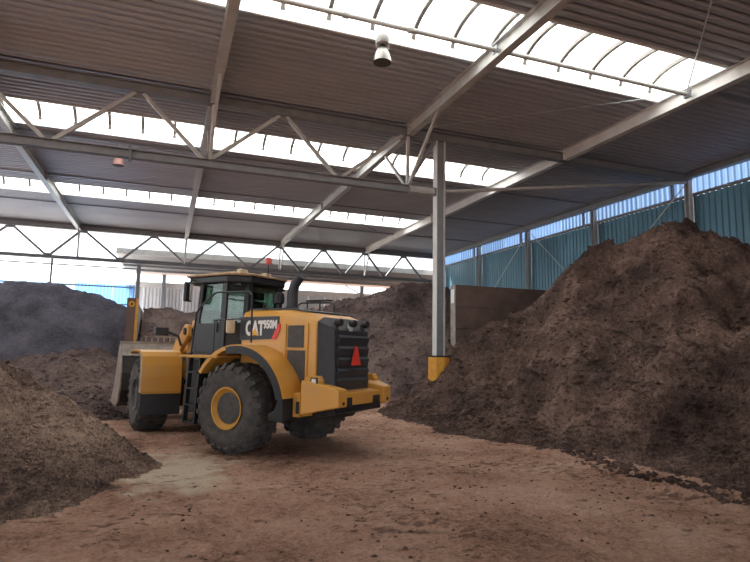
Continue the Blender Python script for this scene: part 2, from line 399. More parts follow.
for y, lab in ((21.35, 'thin dark roof purlin just behind the middle rooflight'), (26.7, 'thin dark roof purlin ahead of the farthest rooflight'), (32.0, 'thin dark roof purlin between farthest rooflight and far truss')):
    tag(MB().box((-22, y-0.03, ZD-0.06), (XW-0.25, y+0.03, ZD-0.012)).build('roof_purlin', M['steel_dark']), lab, 'purlin')
y = 10.7
t = empty('roof_tube', (0, y, 8.9), label='round grey steel tube crossing under the nearest rooflight', cat='tube')
MB().tube([(-21.8, 0, 0), (XR[-1]-0.12, 0, 0)], 0.057, 12).build('pipe', M['steel'], t, smooth=True)
for x in XR[2:]:
    MB().box((x-0.14 if x < 13 else x-0.2, -0.09, -0.09), (x-0.118, 0.09, 0.10)).build('end_plate', M['steel_dark'], t)
for x in (-0.4, 3.2, 4.7): MB().lathe([(0.057, -0.06), (0.075, -0.06), (0.075, 0.06), (0.057, 0.06)], (x, 0, 0), 'x', 12).build('sleeve', M['steel'], t)

def rod(name, p, q, r, m, lab, cat, grp=None):
    return tag(MB().tube([p, q], r, 6).build(name, m), lab, cat, grp)
rod('roof_tie_rod', (12.95, 10.75, 8.98), (9.7, 7.3, 9.0), 0.016, M['rod'], 'thin roof tie rod rising to the top edge from the nearest rooflight corner', 'rod')
rod('roof_tie_rod', (12.9, 10.85, 8.98), (7.3, 15.9, 9.0), 0.012, M['rod'], 'thin roof tie rod running back left from the nearest rooflight corner', 'rod')
rod('roof_tie_rod', (-2.3, 18.2, 9.0), (0.85, 20.95, 9.0), 0.013, M['cable'], 'thin dark tie rod crossing the middle rooflight at left', 'rod')
rod('roof_tie_rod', (9.3, 18.2, 9.0), (12.9, 21.3, 9.0), 0.013, M['cable'], 'thin dark tie rod crossing the middle rooflight right of the column', 'rod')
rod('roof_tie_rod', (8.0, 27.5, 9.0), (11.6, 31.2, 9.0), 0.016, M['cable'], 'thin dark tie rod crossing the farthest rooflight', 'rod')

# ------------------------------------------------------------------ trusses
def truss(name, lab, y, xa, xb, zt, zb, apex, bots, verts, tc_w, bc_h, xend_top, m, md, cyl_end=None):
    t = empty(name, (0, y, 0), label=lab, cat='truss')
    # top chord: H section with open web, bottom chord
    b = MB(); b.box((xa, -tc_w/2, zt), (xend_top, tc_w/2, zt+0.02)); b.box((xa, -0.01, zt+0.02), (xend_top, 0.01, zt+0.26)); b.box((xa, -tc_w/2, zt+0.26), (xend_top, tc_w/2, zt+0.28))
    b.build('top_chord', md, t)
    b = MB(); h = bc_h
    b.box((xa, -0.11, zb-h/2), (xb, 0.11, zb-h/2+0.02)); b.box((xa, -0.11, zb+h/2-0.02), (xb, 0.11, zb+h/2)); b.box((xa, -0.012, zb-h/2+0.02), (xb, 0.012, zb+h/2-0.02))
    b.build('bottom_chord', md, t)
    nodes = sorted([(x, 1) for x in apex] + [(x, 0) for x in bots])
    for (x0, k0), (x1, k1) in zip(nodes, nodes[1:]):
        if k0 == k1: continue
        za = zt if k0 else zb+h/2; zc = zt if k1 else zb+h/2
        dx = 0.10 if x1 > x0 else -0.10
        MB().bar((x0+dx, 0, za), (x1-dx, 0, zc), 0.10 if y < 20 else 0.13, 0.10 if y < 20 else 0.13, (0, 1, 0)).build('diagonal', m, t)
    for x in apex: MB().box((x-0.2, -0.012, zt-0.14), (x+0.2, 0.012, zt)).build('gusset_plate', md, t)
    for x in bots: MB().box((x-0.22, -0.012, zb+h/2), (x+0.22, 0.012, zb+h/2+0.12)).build('gusset_plate', md, t)
    for x in verts: MB().bar((x, 0, zb+h/2), (x, 0, zt), 0.09, 0.09, (0, 1, 0)).build('vertical', m, t)
    return t
t1 = truss('roof_truss', 'near grey steel roof truss carried by the yellow guarded column', T1, -22, 8.0, 8.72, 6.98,
           [-12.9, -8.95, -5.0, -1.03, 2.92, 6.87], [-10.9, -7.0, -3.1, 0.80, 4.68], [-5.18, 0.92, 6.97], 0.26, 0.24, XW-0.2, M['steel'], M['steel_dark'])
MB().bar((7.95, 0, 8.72), (6.95, 0, 7.1), 0.10, 0.10, (0, 1, 0)).build('diagonal', M['steel_dark'], t1)
for x in (0.92, 7.0, -5.18):
    for s in (-1, 1):
        MB().bar((x, s*2.05, 8.72), (x-0.03, s*0.12, 7.1), 0.08, 0.08).build('knee_brace', M['steel'], t1)
b = MB()
for x in (-1.18, -1.14): b.box((x-0.014, -0.15, 6.80), (x+0.014, 0.15, 7.18))
b.build('splice_plate', M['steel_dark'], t1)
MB().tube([(7.0, 0, 6.98), (7.88, 0, 6.98)], 0.15, 14).build('end_sleeve', M['steel'], t1, smooth=True)
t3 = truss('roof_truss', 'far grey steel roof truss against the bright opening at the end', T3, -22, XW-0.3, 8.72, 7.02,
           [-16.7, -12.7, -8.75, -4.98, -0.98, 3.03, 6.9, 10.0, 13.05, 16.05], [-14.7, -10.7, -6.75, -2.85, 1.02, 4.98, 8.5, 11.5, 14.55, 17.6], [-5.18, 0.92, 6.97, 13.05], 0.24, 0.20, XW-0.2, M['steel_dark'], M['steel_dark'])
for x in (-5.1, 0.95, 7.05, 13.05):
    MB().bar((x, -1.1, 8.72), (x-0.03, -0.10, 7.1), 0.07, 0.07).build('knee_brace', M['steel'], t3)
tb = tag(MB().tube([(8.30, T1, 7.05), (XW-0.25, T1, 8.66)], 0.06, 10).build('brace_tube', M['steel'], smooth=True), 'long thin grey brace tube sloping up right from the column to the wall post', 'brace')

tag(MB().box((-22, T3+0.14, 8.72), (XW+0.3, T3+0.22, 9.12)).build('trim_1', M['steel_dark']), 'grey closing strip between far truss and roof deck', 'trim', kind='structure')
# ------------------------------------------------------------------ column with yellow guard
t = empty('steel_column', (8.10, T1, 0), label='pale steel column with a folded yellow guard at its foot', cat='column')
b = MB(); b.box((-0.15, -0.14, 0), (-0.13, 0.14, 8.72)); b.box((0.13, -0.14, 0), (0.15, 0.14, 8.72))
b.build('flange', M['steel_pale'], t)
MB().box((-0.13, -0.05, 0), (0.13, -0.03, 8.72)).build('web', M['steel_dark'], t)  # web darker than the flanges: shade of the recess put into the colour
MB().box((-0.17, -0.17, 8.69), (0.17, 0.17, 8.72)).build('cap_plate', M['steel_dark'], t)
g = [(-0.27, -0.02), (-0.20, -0.27), (0.02, -0.36), (0.24, -0.27), (0.29, -0.02), (0.29, 0.2), (-0.27, 0.2)]
MB().prism([(x, y_, 0.0) for x, y_ in g], (0, 0, 1.68)).build('guard', M['guard'], t, bevel=0.015)
MB().prism([(x*1.05, y_*1.05, 1.68) for x, y_ in g], (0, 0, 0.05)).build('guard_dark_band', M['chassis'], t)  # thin dark band on top of the guard

# ------------------------------------------------------------------ right wall
wr = root_struct('wall_right', 'blue corrugated steel right wall behind the big heap', 'wall')
def corrug(mb, axis, c, a0, a1, z0, z1, pitch=0.26, d=0.045):
    """vertical ribs; the sheet stands on plane axis=c and runs a0..a1"""
    prof = []; a = a0
    while a < a1:
        for da, o in ((0, 0), (0.13, 0), (0.16, d), (0.23, d)):
            if a+da*pitch/0.26 < a1: prof.append((a+da*pitch/0.26, o))
        a += pitch
    prof.append((a1, 0)); n = len(prof)
    pt = (lambda q, o, z: (c+o, q, z)) if axis == 'x' else (lambda q, o, z: (q, c+o, z))
    mb.add([pt(q, o, z0) for q, o in prof] + [pt(q, o, z1) for q, o in prof], [(i, i+1, n+i+1, n+i) for i in range(n-1)])
bays = [YB, -0.0, 5.4] + POSTY
bays[-1] = YE
for a, b_ in zip(bays, bays[1:]):
    mb = MB(); corrug(mb, 'x', XW+0.22, a, b_-0.004, 0, 8.17); mb.build('wall_sheet', M['wall_blue'], wr)
    MB().box((XW+0.08, a, 8.16), (XW+0.20, b_-0.02, 8.26)).build('rail', M['steel_dark'], wr)
    for z in (2.2, 5.2): MB().box((XW+0.1, a, z), (XW+0.2, b_-0.02, z+0.1)).build('rail', M['steel_dark'], wr)
ws = root_struct('window_4', 'translucent blue strip window along the top of the right wall', 'window')
for a, b_ in zip(bays, bays[1:]):
    mid = (a+b_)/2
    for p, q in ((a, mid), (mid, b_)):
        mb = MB(); corrug(mb, 'x', XW+0.22, p, q-0.004, 8.175, 9.10); mb.build('strip_pane', M['strip_blue'], ws)
    for yy in (a+0.9 if a > 0 else mid,):
        MB().box((XW+0.10, yy-0.05, 8.26), (XW+0.20, yy+0.05, 9.05)).build('mullion', M['steel_dark'], ws)
    k = a+0.6
    while k < b_:
        MB().box((XW-0.05, k-0.03, 8.93), (XW+0.20, k+0.03, 8.96)).build('bracket', M['steel_dark'], ws); k += 1.3
labs = ['grey wall post outside the right edge of view', 'nearest steel post on the blue right wall, above the big heap', 'second nearest steel post on the blue right wall',
        'third nearest steel post on the blue right wall', 'fourth nearest post on the blue right wall, right of the column', 'farthest post on the blue right wall, at the far corner']
for y, lb in list(zip(POSTY, labs))[1:]:
    t = empty('wall_post', (XW-0.02, y, 0), label=lb, cat='post')
    b = MB(); b.box((-0.10, -0.11, 0), (0.10, -0.09, 8.82)); b.box((-0.10, 0.09, 0), (0.10, 0.11, 8.82)); b.build('flange', M['steel_pale' if y < 17 else 'steel'], t)
    MB().box((-0.03, -0.09, 0), (-0.01, 0.09, 8.82)).build('web', M['steel_dark'], t)  # darker grey paints in the shade between the flanges
    MB().box((-0.12, -0.13, 8.78), (0.12, 0.13, 8.82)).build('cap_plate', M['steel_dark'], t)
for (ya, za, yb_, zb, lab) in ((26.6, 8.75, 21.5, 4.3, 'pale tie rod on the blue wall, slanting down behind the big heap'),
                               (26.8, 8.7, 31.9, 4.6, 'pale tie rod on the blue wall above the partition'),
                               (16.2, 8.7, 21.2, 4.8, 'pale tie rod on the blue wall beside the nearest post')):
    rod('wall_tie_rod', (XW+0.02, ya, za), (XW+0.02, yb_, zb), 0.022, M['rod'], lab, 'rod')

# ------------------------------------------------------------------ far end: glazed sheets at left, open bay and lower hall beyond
wb = root_struct('wall_back', 'bright translucent sheeted end wall at far left', 'wall')
x = -21.9; sheet_i = 0
while x < -1.95:
    x1 = min(x+1.04, -1.9)
    mb = MB(); corrug(mb, 'y', T3+0.45, x, x1-0.012, 0, 5.62, 0.2, 0.035)
    mb.build('wall_sheet', M['sheet_blue'] if x > -5.3 else M['sheet_pale'], wb)
    mb = MB(); corrug(mb, 'y', T3+0.46, x, x1-0.012, 5.63, 6.62, 0.2, 0.035)
    mb.build('wall_sheet', M['sheet_glare'], wb); x = x1  # top row tinted white to put the glare into the sheet colour
for z, hgt in ((6.60, 0.07), (5.42, 0.08), (4.36, 0.07), (2.2, 0.08)): MB().box((-21.9, T3+0.30, z), (-1.9, T3+0.42, z+hgt)).build('rail', M['steel_dark'], wb)
for x in (-17.5, -12.0, -6.52): MB().box((x-0.05, T3+0.16, 0), (x+0.05, T3+0.28, 6.95)).build('mullion', M['rust_concrete'], wb)
t = empty('end_post', (-1.75, T3+0.35, 0), label='grey post at the right end of the bright translucent end wall', cat='post')
MB().box((-0.11, -0.11, 0), (0.11, 0.11, 6.9)).build('shaft', M['steel_dark'], t); MB().box((-0.14, -0.14, 6.9), (0.14, 0.14, 6.93)).build('cap_plate', M['steel_dark'], t)

tag(MB().box((-70, T3+1.0, -0.1), (-3.4, 95, 0.08)).build('floor_bounce_yard', M['yard']), 'unseen pale yard outside the end wall, added to bounce light onto the far roof', 'yard', kind='structure')  # out of view, added pale to bounce light up to the far deck
# lower hall beyond the far truss
YF = 48.5
lh = root_struct('wall_far', 'pale corrugated far wall of the lower hall beyond', 'wall')
x = -3.3
while x < 32:
    mb = MB(); corrug(mb, 'y', YF, x, x+1.5-0.01, 0, 6.55, 0.27, 0.06); mb.build('wall_sheet', M['far_sheet'], lh); x += 1.5
MB().box((-3.3, YF-0.1, 6.55), (32, YF+0.05, 7.0)).build('lintel', M['steel_pale'], lh)
lr = empty('canopy_roof', (0, 0, 0), label='low grey flat roof of the hall beyond the far truss', cat='roof')
MB().box((-3.2, 39.0, 7.75), (34, YF+1.0, 7.86)).build('roof_slab', M['steel_dark'], lr)
MB().box((-3.2, 39.0, 7.861), (34, YF+1.0, 7.90)).build('bounce_membrane', M['curb'], lr)  # unseen white top, added to bounce sky light onto the far deck
MB().box((-3.22, 38.9, 7.72), (34, 39.0, 8.1)).build('fascia', M['steel'], lr)
for y in (41.5, 44.0, 46.5): MB().box((-3.1, y-0.06, 7.6), (34, y+0.06, 7.75)).build('purlin', M['steel_dark'], lr)
for x, lb in ((-0.3, 'left grey post before the pale far wall, left of the cab'), (16.5, 'grey post before the pale far wall, above the far heap'), (8.0, 'grey post before the pale far wall, behind the loader')):
    t = empty('far_post', (x, YF-0.55, 0), label=lb, cat='post')
    MB().box((-0.14, -0.14, 0), (0.14, 0.14, 7.6)).build('shaft', M['steel_dark'], t)
    if x != -0.3: MB().bar((-0.1, 0, 6.9), (-1.6, 0, 7.6), 0.09, 0.09, (0, 1, 0)).build('knee_brace', M['steel'], t)
    MB().box((-0.2, -0.2, 7.57), (0.2, 0.2, 7.6)).build('cap_plate', M['steel_dark'], t)

# side and rear enclosure of the hall, out of view
wl = tag(MB().box((-22.2, YB, 0), (-22.0, YE, 3.0)).build('wall_left', M['concrete']), 'low concrete left wall of the hall', 'wall', kind='structure')

tag(MB().box((-22.0, YB-0.2, 4.6), (XW+0.3, YB, 9.3)).build('wall_front', M['far_sheet']), 'sheeted wall above the wide entrance behind the viewer', 'wall', kind='structure')

# ------------------------------------------------------------------ partition walls
t = empty('partition_wall', (11.65, 21.4, 0), label='brown stained concrete partition right of the column with a white plate on its end', cat='wall')
nz = 5
for k in range(nz):     # cast lifts, barely told apart
    z0, z1 = k*0.95, (k+1)*0.95-0.012
    MB().box((0, 0.003*(k % 2), z0), (XW-0.15-11.65, 0.42, z1)).build('wall_lift', M['rust_concrete'], t)
MB().box((-0.03, 0.01, 0), (-0.002, 0.42, 4.74)).build('end_face', M['concrete'], t)
MB().box((-0.045, 0.09, 3.95), (-0.031, 0.37, 4.55)).build('plate', M['white'], t)
t = empty('partition_wall', (-1.42, 26.6, 0), label='dark partition end with a yellow edge and round reflector, beyond the bucket', cat='wall')
MB().box((-0.20, 0, 0), (0.16, 0.3, 3.95)).build('end_face', M['rust_concrete'], t)
MB().box((0.161, -0.02, 0), (0.26, 0.1, 3.93)).build('edge_strip', M['guard'], t)
MB().box((-0.1, 0.3, 0), (0.20, 10.5, 3.8)).build('wall_body', M['concrete'], t)
MB().lathe([(0.0, -0.03), (0.13, -0.03), (0.13, 0.0)], (0.0, -0.001, 3.68), 'y', 18).build('reflector', M['guard'], t)
MB().lathe([(0.0, -0.045), (0.05, -0.045), (0.05, -0.031)], (0.0, -0.001, 3.68), 'y', 12).build('reflector_eye', M['chassis'], t)

# ------------------------------------------------------------------ heaps
def heap(name, lab, ridge, slope, x0, x1, y0, y1, res, m, seed, rough=0.16, clip=None, clods=0, cs=(0.02, 0.06), bumps=(), fine=0.05, tl=0.35):
    xs = np.arange(x0, x1+res, res); ys = np.arange(y0, y1+res, res)
    X, Y = np.meshgrid(xs, ys)
    P = []
    for (a, b) in zip(ridge, ridge[1:]):
        a, b = np.array(a), np.array(b); n = max(2, int(np.linalg.norm(b-a)/0.35))
        P += [a+(b-a)*k/n for k in range(n)]
    P.append(np.array(ridge[-1]))
    WX = X + 0.55*fbm(X+seed, Y, 0.45, 3); WY = Y + 0.55*fbm(X, Y+seed+50, 0.45, 3)
    Z = np.full(X.shape, -9.0)
    for p in P:
        d = np.hypot(WX-p[0], WY-p[1]); d = np.sqrt(d*d+0.16)-0.4
        Z = np.maximum(Z, p[2]-slope*d)
    for (bx, by, br, bh) in bumps: Z = Z + bh*np.exp(-((WX-bx)**2+(WY-by)**2)/br**2)
    amp = np.clip(Z/1.0, 0.12, 1)
    rid = 1-np.abs(2*fbm(X+seed*3, Y-seed, 0.9, 4))
    Z = Z + amp*(rough*2.0*fbm(X+seed, Y+seed, 0.55, 3) + rough*0.9*(rid-0.75) + fine*2.2*fbm(X-seed, Y, 3.0, 4, 0.65))
    Z = np.where(Z < tl, tl*np.exp((np.minimum(Z, tl)-tl)/tl), Z) - 0.06
    if clip is not None: Z = clip(X, Y, Z)
    keep = Z > -0.045
    n_, m_ = X.shape
    v = np.stack([X, Y, Z], -1).reshape(-1, 3)
    i = np.arange(n_*m_).reshape(n_, m_)
    f = np.stack([i[:-1, :-1], i[:-1, 1:], i[1:, 1:], i[1:, :-1]], -1)
    kf = (keep[:-1, :-1] & keep[:-1, 1:] & keep[1:, 1:] & keep[1:, :-1])
    f = f[kf]
    used = np.zeros(len(v), bool); used[f.ravel()] = True
    idx = np.cumsum(used)-1
    v2 = v[used]; f2 = idx[f]
    me = bpy.data.meshes.new(name); me.from_pydata(v2.tolist(), [], f2.tolist()); me.update()
    for p in me.polygons: p.use_smooth = True
    me.materials.append(m)
    o = bpy.data.objects.new(name, me); C.objects.link(o)
    tag(o, lab, 'heap')
    if clods:
        rg = np.random.RandomState(seed)
        near = v2[v2[:, 2] > 0.0]
        w = 1.0/(4+np.hypot(near[:, 0], near[:, 1]))**1.6 * np.where(near[:, 2] < 0.5, 2.5, 1.0); w /= w.sum()
        pk = near[rg.choice(len(near), clods, p=w)]
        lumps(pk, cs, rg, 'clods', m, o)
    return o

def lumps(pts, cs, rg, name, m, parent=None, flat=0.7):
    base = np.array([(1,0,0),(-1,0,0),(0,1,0),(0,-1,0),(0,0,1),(0,0,-1)], float)
    F = [(0,2,4),(2,1,4),(1,3,4),(3,0,4),(2,0,5),(1,2,5),(3,1,5),(0,3,5)]
    V = []; FF = []
    for p in pts:
        s = cs[0]+(cs[1]-cs[0])*rg.rand()**2.2
        a = rg.rand()*6.28; c_, s_ = math.cos(a), math.sin(a)
        q = base*(s*(0.6+0.8*rg.rand(6, 3)))*np.array([1.2, 0.8, flat])
        q = q @ np.array([[c_, s_, 0], [-s_, c_, 0], [0, 0, 1]])
        k = len(V); V += (q+p).tolist(); FF += [tuple(i+k for i in f) for f in F]
    me = bpy.data.meshes.new(name); me.from_pydata(V, [], FF); me.update()
    for p in me.polygons: p.use_smooth = True
    me.materials.append(m); o = bpy.data.objects.new(name, me); C.objects.link(o); o['kind'] = 'stuff'
    if parent: o.parent = parent
    return o

def clip_right(X, Y, Z):
    Z = np.where(X > XW-0.15, -1, Z)
    return np.where(Y > 21.36, -1, Z)
heap('compost_heap', 'huge brown compost heap against the blue wall at right',
     [(9.5, 15.8, 1.05), (10.2, 15.7, 2.0), (12.1, 15.5, 4.0), (13.6, 14.3, 5.35), (14.4, 13.2, 5.95), (15.4, 12.6, 5.7), (17.0, 11.9, 5.3), (18.6, 11.2, 4.9), (15.5, 8.3, 5.1), (14.5, 5, 5.0), (14.2, 1, 4.6)],
     0.80, 5.5, 19.1, -1.0, 21.4, 0.075, M['heap'], 11, 0.36, clip_right, 26000, (0.015, 0.085),
     bumps=((9.8, 8.6, 1.6, 0.55), (10.2, 11.0, 0.8, -0.6), (11.6, 12.2, 0.9, -0.5), (8.7, 13.2, 0.7, -0.3)), fine=0.085)
heap('compost_heap', 'light brown compost heap in the left foreground',
     [(-1.25, 10.1, 0.50), (-1.85, 9.8, 1.10), (-2.6, 9.8, 1.75), (-3.7, 9.5, 2.4), (-5.5, 9.2, 3.2), (-8, 8.7, 3.6)],
     0.84, -9.5, 0.8, 2.5, 13.5, 0.05, M['heap_left'], 23, 0.10, None, 20000, (0.008, 0.05), fine=0.06, tl=0.16)
heap('compost_heap', 'low brown compost heap beyond the loader bucket at left',
     [(-1.6, 19.6, 1.4), (-2.4, 19.2, 1.85), (-3.2, 19.2, 1.75), (-4.6, 19.6, 1.3), (-7, 20, 1.2)],
     0.72, -10, 1.4, 15.0, 24.5, 0.08, M['heap_far'], 31, 0.12, None, 6000, (0.02, 0.08))
def clip_left(X, Y, Z): return np.where(X > -1.65, -1, Z)
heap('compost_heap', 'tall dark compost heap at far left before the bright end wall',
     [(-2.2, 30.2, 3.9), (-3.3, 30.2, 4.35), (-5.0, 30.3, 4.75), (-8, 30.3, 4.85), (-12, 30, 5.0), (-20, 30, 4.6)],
     0.78, -21, -1.6, 22.5, 37.0, 0.12, M['heap_hazed'], 41, 0.14, clip_left)
def clip_far(X, Y, Z):
    Z = np.where((X > 11.55) & (Y < 21.9), -1, Z)
    Z = np.where(X < -1.15, -1, Z)
    return np.where(X > XW-0.15, -1, Z)
heap('compost_heap', 'brown compost heap behind the column and the loader tail',
     [(-1.3, 32.3, 4.05), (0.5, 32.3, 4.0), (4, 32.5, 3.8), (6.9, 31.5, 3.9), (8.6, 29.5, 4.3), (9.8, 27.4, 4.75), (11.1, 26.2, 5.3), (12.2, 26.0, 5.35), (14.5, 26.8, 5.2), (18, 27, 5.0)],
     0.80, -1.2, 19.1, 18.0, 37.0, 0.10, M['heap_far'], 57, 0.16, clip_far, 8000, (0.03, 0.11))

# loose crumbs on the floor
rg = np.random.RandomState(5)
n = 4200
px = rg.uniform(-3, 9.5, n); py = 2.8+rg.rand(n)**1.3*14; cl = fbm(px, py, 0.7, 3)
k = ((cl + rg.rand(n)*0.5) > 0.12) & (np.hypot(px-2.2, py-11.2) > 2.4) & (px < 7.2) & (px > -0.4)
px, py = px[k], py[k]
pts = np.stack([px, py, floor_z(px, py)+0.004], -1)
o = lumps(pts, (0.006, 0.035), rg, 'soil_crumbs', M['crumb'], None, 0.5)
tag(o, 'dark soil crumbs scattered over the reddish floor', 'crumbs')

# clods squeezed out along the foot of the right heap by passing tyres
tt = rg.rand(520); bx_ = np.interp(tt, [0, .35, .7, 1], [7.9, 7.35, 7.05, 7.1]); by_ = np.interp(tt, [0, .35, .7, 1], [10.6, 8.6, 7.0, 5.2])
off = rg.normal(0, 0.16, 520); pts = np.stack([bx_+off, by_+rg.normal(0, 0.08, 520), floor_z(bx_+off, by_)+0.01], -1)
o = lumps(pts, (0.02, 0.085), rg, 'soil_clods', M['heap'], None, 0.6)
tag(o, 'row of dark clods along the foot of the huge right heap', 'clods')

# ------------------------------------------------------------------ hanging lamps
def bay_lamp(loc, lab, hang, rm='alu', sc=1.0):
    t = empty('high_bay_lamp', loc, label=lab, cat='lamp')
    MB().lathe([(0.075, 0.33), (0.10, 0.31), (0.15, 0.22), (0.185, 0.10), (0.205, 0.0), (0.195, 0.0), (0.175, 0.10), (0.14, 0.215), (0.08, 0.30)], (0, 0, 0), 'z', 28).build('reflector', M[rm], t, smooth=True)
    MB().lathe([(0.0, 0.012), (0.19, 0.012), (0.19, 0.004), (0.0, 0.004)], (0, 0, 0), 'z', 24).build('lens', M['hub'], t)
    MB().lathe([(0.06, 0.31), (0.07, 0.33), (0.07, 0.40), (0.06, 0.41)], (0, 0, 0), 'z', 16, True).build('socket', M['chassis'], t)
    MB().lathe([(0.11, 0.41), (0.14, 0.43), (0.15, 0.50), (0.14, 0.58), (0.10, 0.64), (0.02, 0.66)], (0, 0, 0), 'z', 20, True).build('ballast_housing', M['steel'], t, smooth=True)
    for s in (-1, 1): MB().tube([(s*0.14, 0, 0.46), (s*0.145, 0, 0.36), (s*0.11, 0, 0.29)], 0.012, 6).build('yoke', M['steel'], t)
    MB().tube([(0, 0, 0.65), (0, 0, hang)], 0.012, 6).build('hanger', M['rod'], t)
bay_lamp((4.04, 10.7, 8.0), 'silver bell shaped lamp hanging below the nearest rooflight', 0.85)
bay_lamp((-1.9, 21.35, 8.22), 'small lamp peeping out below the near truss chord at left', 0.80, 'redlamp2')

# ------------------------------------------------------------------ wheel loader
LD = empty('wheel_loader', (2.16, 11.205, 0), R(90+38), label='yellow articulated wheel loader with dark cab, seen from behind', cat='loader')
HX = 1.675
FMX = Matrix.Translation((HX, 0, 0)) @ Matrix.Rotation(R(-26.0), 4, 'Z')
def P(name, mb, m, parent=LD, **k): return mb.build(name, M[m], parent, **k)

# wheels
def wheel(cx_, cy_, side, mtx):
    mb = MB(mtx); c = (cx_, cy_, 0.795)
    prof = [(0.33, 0.20), (0.37, 0.275), (0.45, 0.30), (0.58, 0.315), (0.68, 0.305), (0.735, 0.27), (0.755, 0.2), (0.762, 0), (0.755, -0.2), (0.735, -0.27), (0.68, -0.305), (0.58, -0.315), (0.45, -0.30), (0.37, -0.275), (0.33, -0.2)]
    mb.lathe(prof, c, 'y', 48)
    nl = 24
    for s in (-1, 1):
        for i in range(nl):
            a = 2*math.pi*(i+(0.5 if s > 0 else 0))/nl
            def pt(r, y_, da): return (c[0]+r*math.cos(a+da), c[1]+y_*s, c[2]+r*math.sin(a+da))
            da0, dw = -0.11, 0.062
            vs = [pt(0.745, 0.0, da0-dw), pt(0.745, 0.0, da0+dw), pt(0.735, 0.26, dw), pt(0.735, 0.26, -dw), pt(0.66, 0.315, dw*1.1), pt(0.66, 0.315, -dw*1.1),
                  pt(0.80, 0.0, da0-dw*.8), pt(0.80, 0.0, da0+dw*.8), pt(0.795, 0.26, dw*.8), pt(0.795, 0.26, -dw*.8), pt(0.69, 0.335, dw), pt(0.69, 0.335, -dw)]
            mb.add(vs, [(6,7,8,9), (9,8,10,11), (0,1,7,6), (1,2,8,7), (3,0,6,9), (2,4,10,8), (5,3,9,11), (4,5,11,10)])
    ty = P('tyre', mb, 'rubber', smooth=True)
    d = side
    mb = MB(mtx); mb.lathe([(0.36, 0.285*d), (0.372, 0.30*d), (0.345, 0.302*d), (0.325, 0.26*d), (0.30, 0.23*d), (0.27, 0.225*d), (0.262, 0.17*d), (0.33, -0.28*d)], c, 'y', 40)
    P('rim', mb, 'hub' if mtx else 'yellow_dirty', ty, smooth=True)
    mb = MB(mtx); mb.lathe([(0.278, 0.215*d), (0.274, 0.238*d), (0.20, 0.246*d), (0.13, 0.248*d), (0.12, 0.255*d), (0.0, 0.256*d)], c, 'y', 32)
    for i in range(12):
        a = 2*math.pi*i/12; mb.lathe([(0.014, 0.24*d), (0.014, 0.256*d), (0.0, 0.258*d)], (c[0]+0.21*math.cos(a), c[1], c[2]+0.21*math.sin(a)), 'y', 6)
    P('hub', mb, 'hub', ty)
for s in (1, -1): wheel(0, 1.07*s, s, None)
for s in (1, -1): wheel(HX, 1.07*s, s, FMX)

# --- rear frame
mb = MB(); mb.xz([(1.75, 0.75), (1.75, 1.15), (1.2, 1.7), (0.2, 1.75), (-1.5, 1.35), (-1.75, 0.95), (-1.5, 0.62), (0.3, 0.55)], -0.46, 0.46); P('rear_chassis', mb, 'chassis', bevel=0.03)
mb = MB(); mb.tube([(0, -0.8, 0.795), (0, -0.35, 0.795), (0, 0.35, 0.795), (0, 0.8, 0.795)], [0.17, 0.24, 0.24, 0.17], 16); P('rear_axle', mb, 'chassis', smooth=True)
mb = MB(); mb.box((1.45, -0.3, 0.65), (1.85, 0.3, 0.8)); mb.box((1.45, -0.3, 1.25), (1.85, 0.3, 1.4)); mb.tube([(HX, 0, 0.6), (HX, 0, 1.45)], 0.11, 12); P('articulation_joint', mb, 'chassis')
# hood: side profile, rounded
def hood_section(x, zt, w, zb):     # half hexagon-ish section
    return [(x, -w, zb), (x, -w, zt-0.16), (x, -w+0.07, zt-0.05), (x, -w+0.20, zt), (x, w-0.20, zt), (x, w-0.07, zt-0.05), (x, w, zt-0.16), (x, w, zb)]
secs = [hood_section(0.27, 2.58, 0.80, 1.35), hood_section(-0.75, 2.57, 0.80, 1.25), hood_section(-1.25, 2.50, 0.80, 1.15), hood_section(-1.52, 2.41, 0.80, 1.15)]
mb = MB(); n = 8; mb.add(sum(secs, []), [tuple(range(n))[::-1], tuple(range(3*n, 4*n))] + [(i*n+k, i*n+(k+1) % n, (i+1)*n+(k+1) % n, (i+1)*n+k) for i in range(3) for k in range(n)])
hood = P('hood', mb, 'yellow', bevel=0.02, smooth=True)
mb = MB(); mb.xz([(0.29, 2.59), (0.29, 2.615), (-0.75, 2.605), (-1.2, 2.54), (-1.2, 2.515), (-0.75, 2.58)], -0.60, 0.60); P('hood_top_trim', mb, 'charcoal', hood)
# vents on both sides
for s in (1, -1):
    y_ = 0.80*s
    for x0, x1, z0, z1, nm in ((-1.24, -0.88, 1.88, 2.27, 'upper_vent'), (-1.28, -0.88, 1.26, 1.83, 'lower_vent')):
        f = P(nm, MB().box((x0, min(y_, y_+0.012*s), z0), (x1, max(y_, y_+0.012*s), z1)), 'hub', hood, bevel=0.004)
    mb = MB()
    for x in (-1.33, -0.83): mb.box((x-0.012, min(y_, y_+.02*s), 1.2), (x+0.012, max(y_, y_+.02*s), 2.3))
    mb.box((-1.34, min(y_, y_+.02*s), 1.845), (-0.82, max(y_, y_+.02*s), 1.868))
    P('vent_frame', mb, 'yellow', hood)
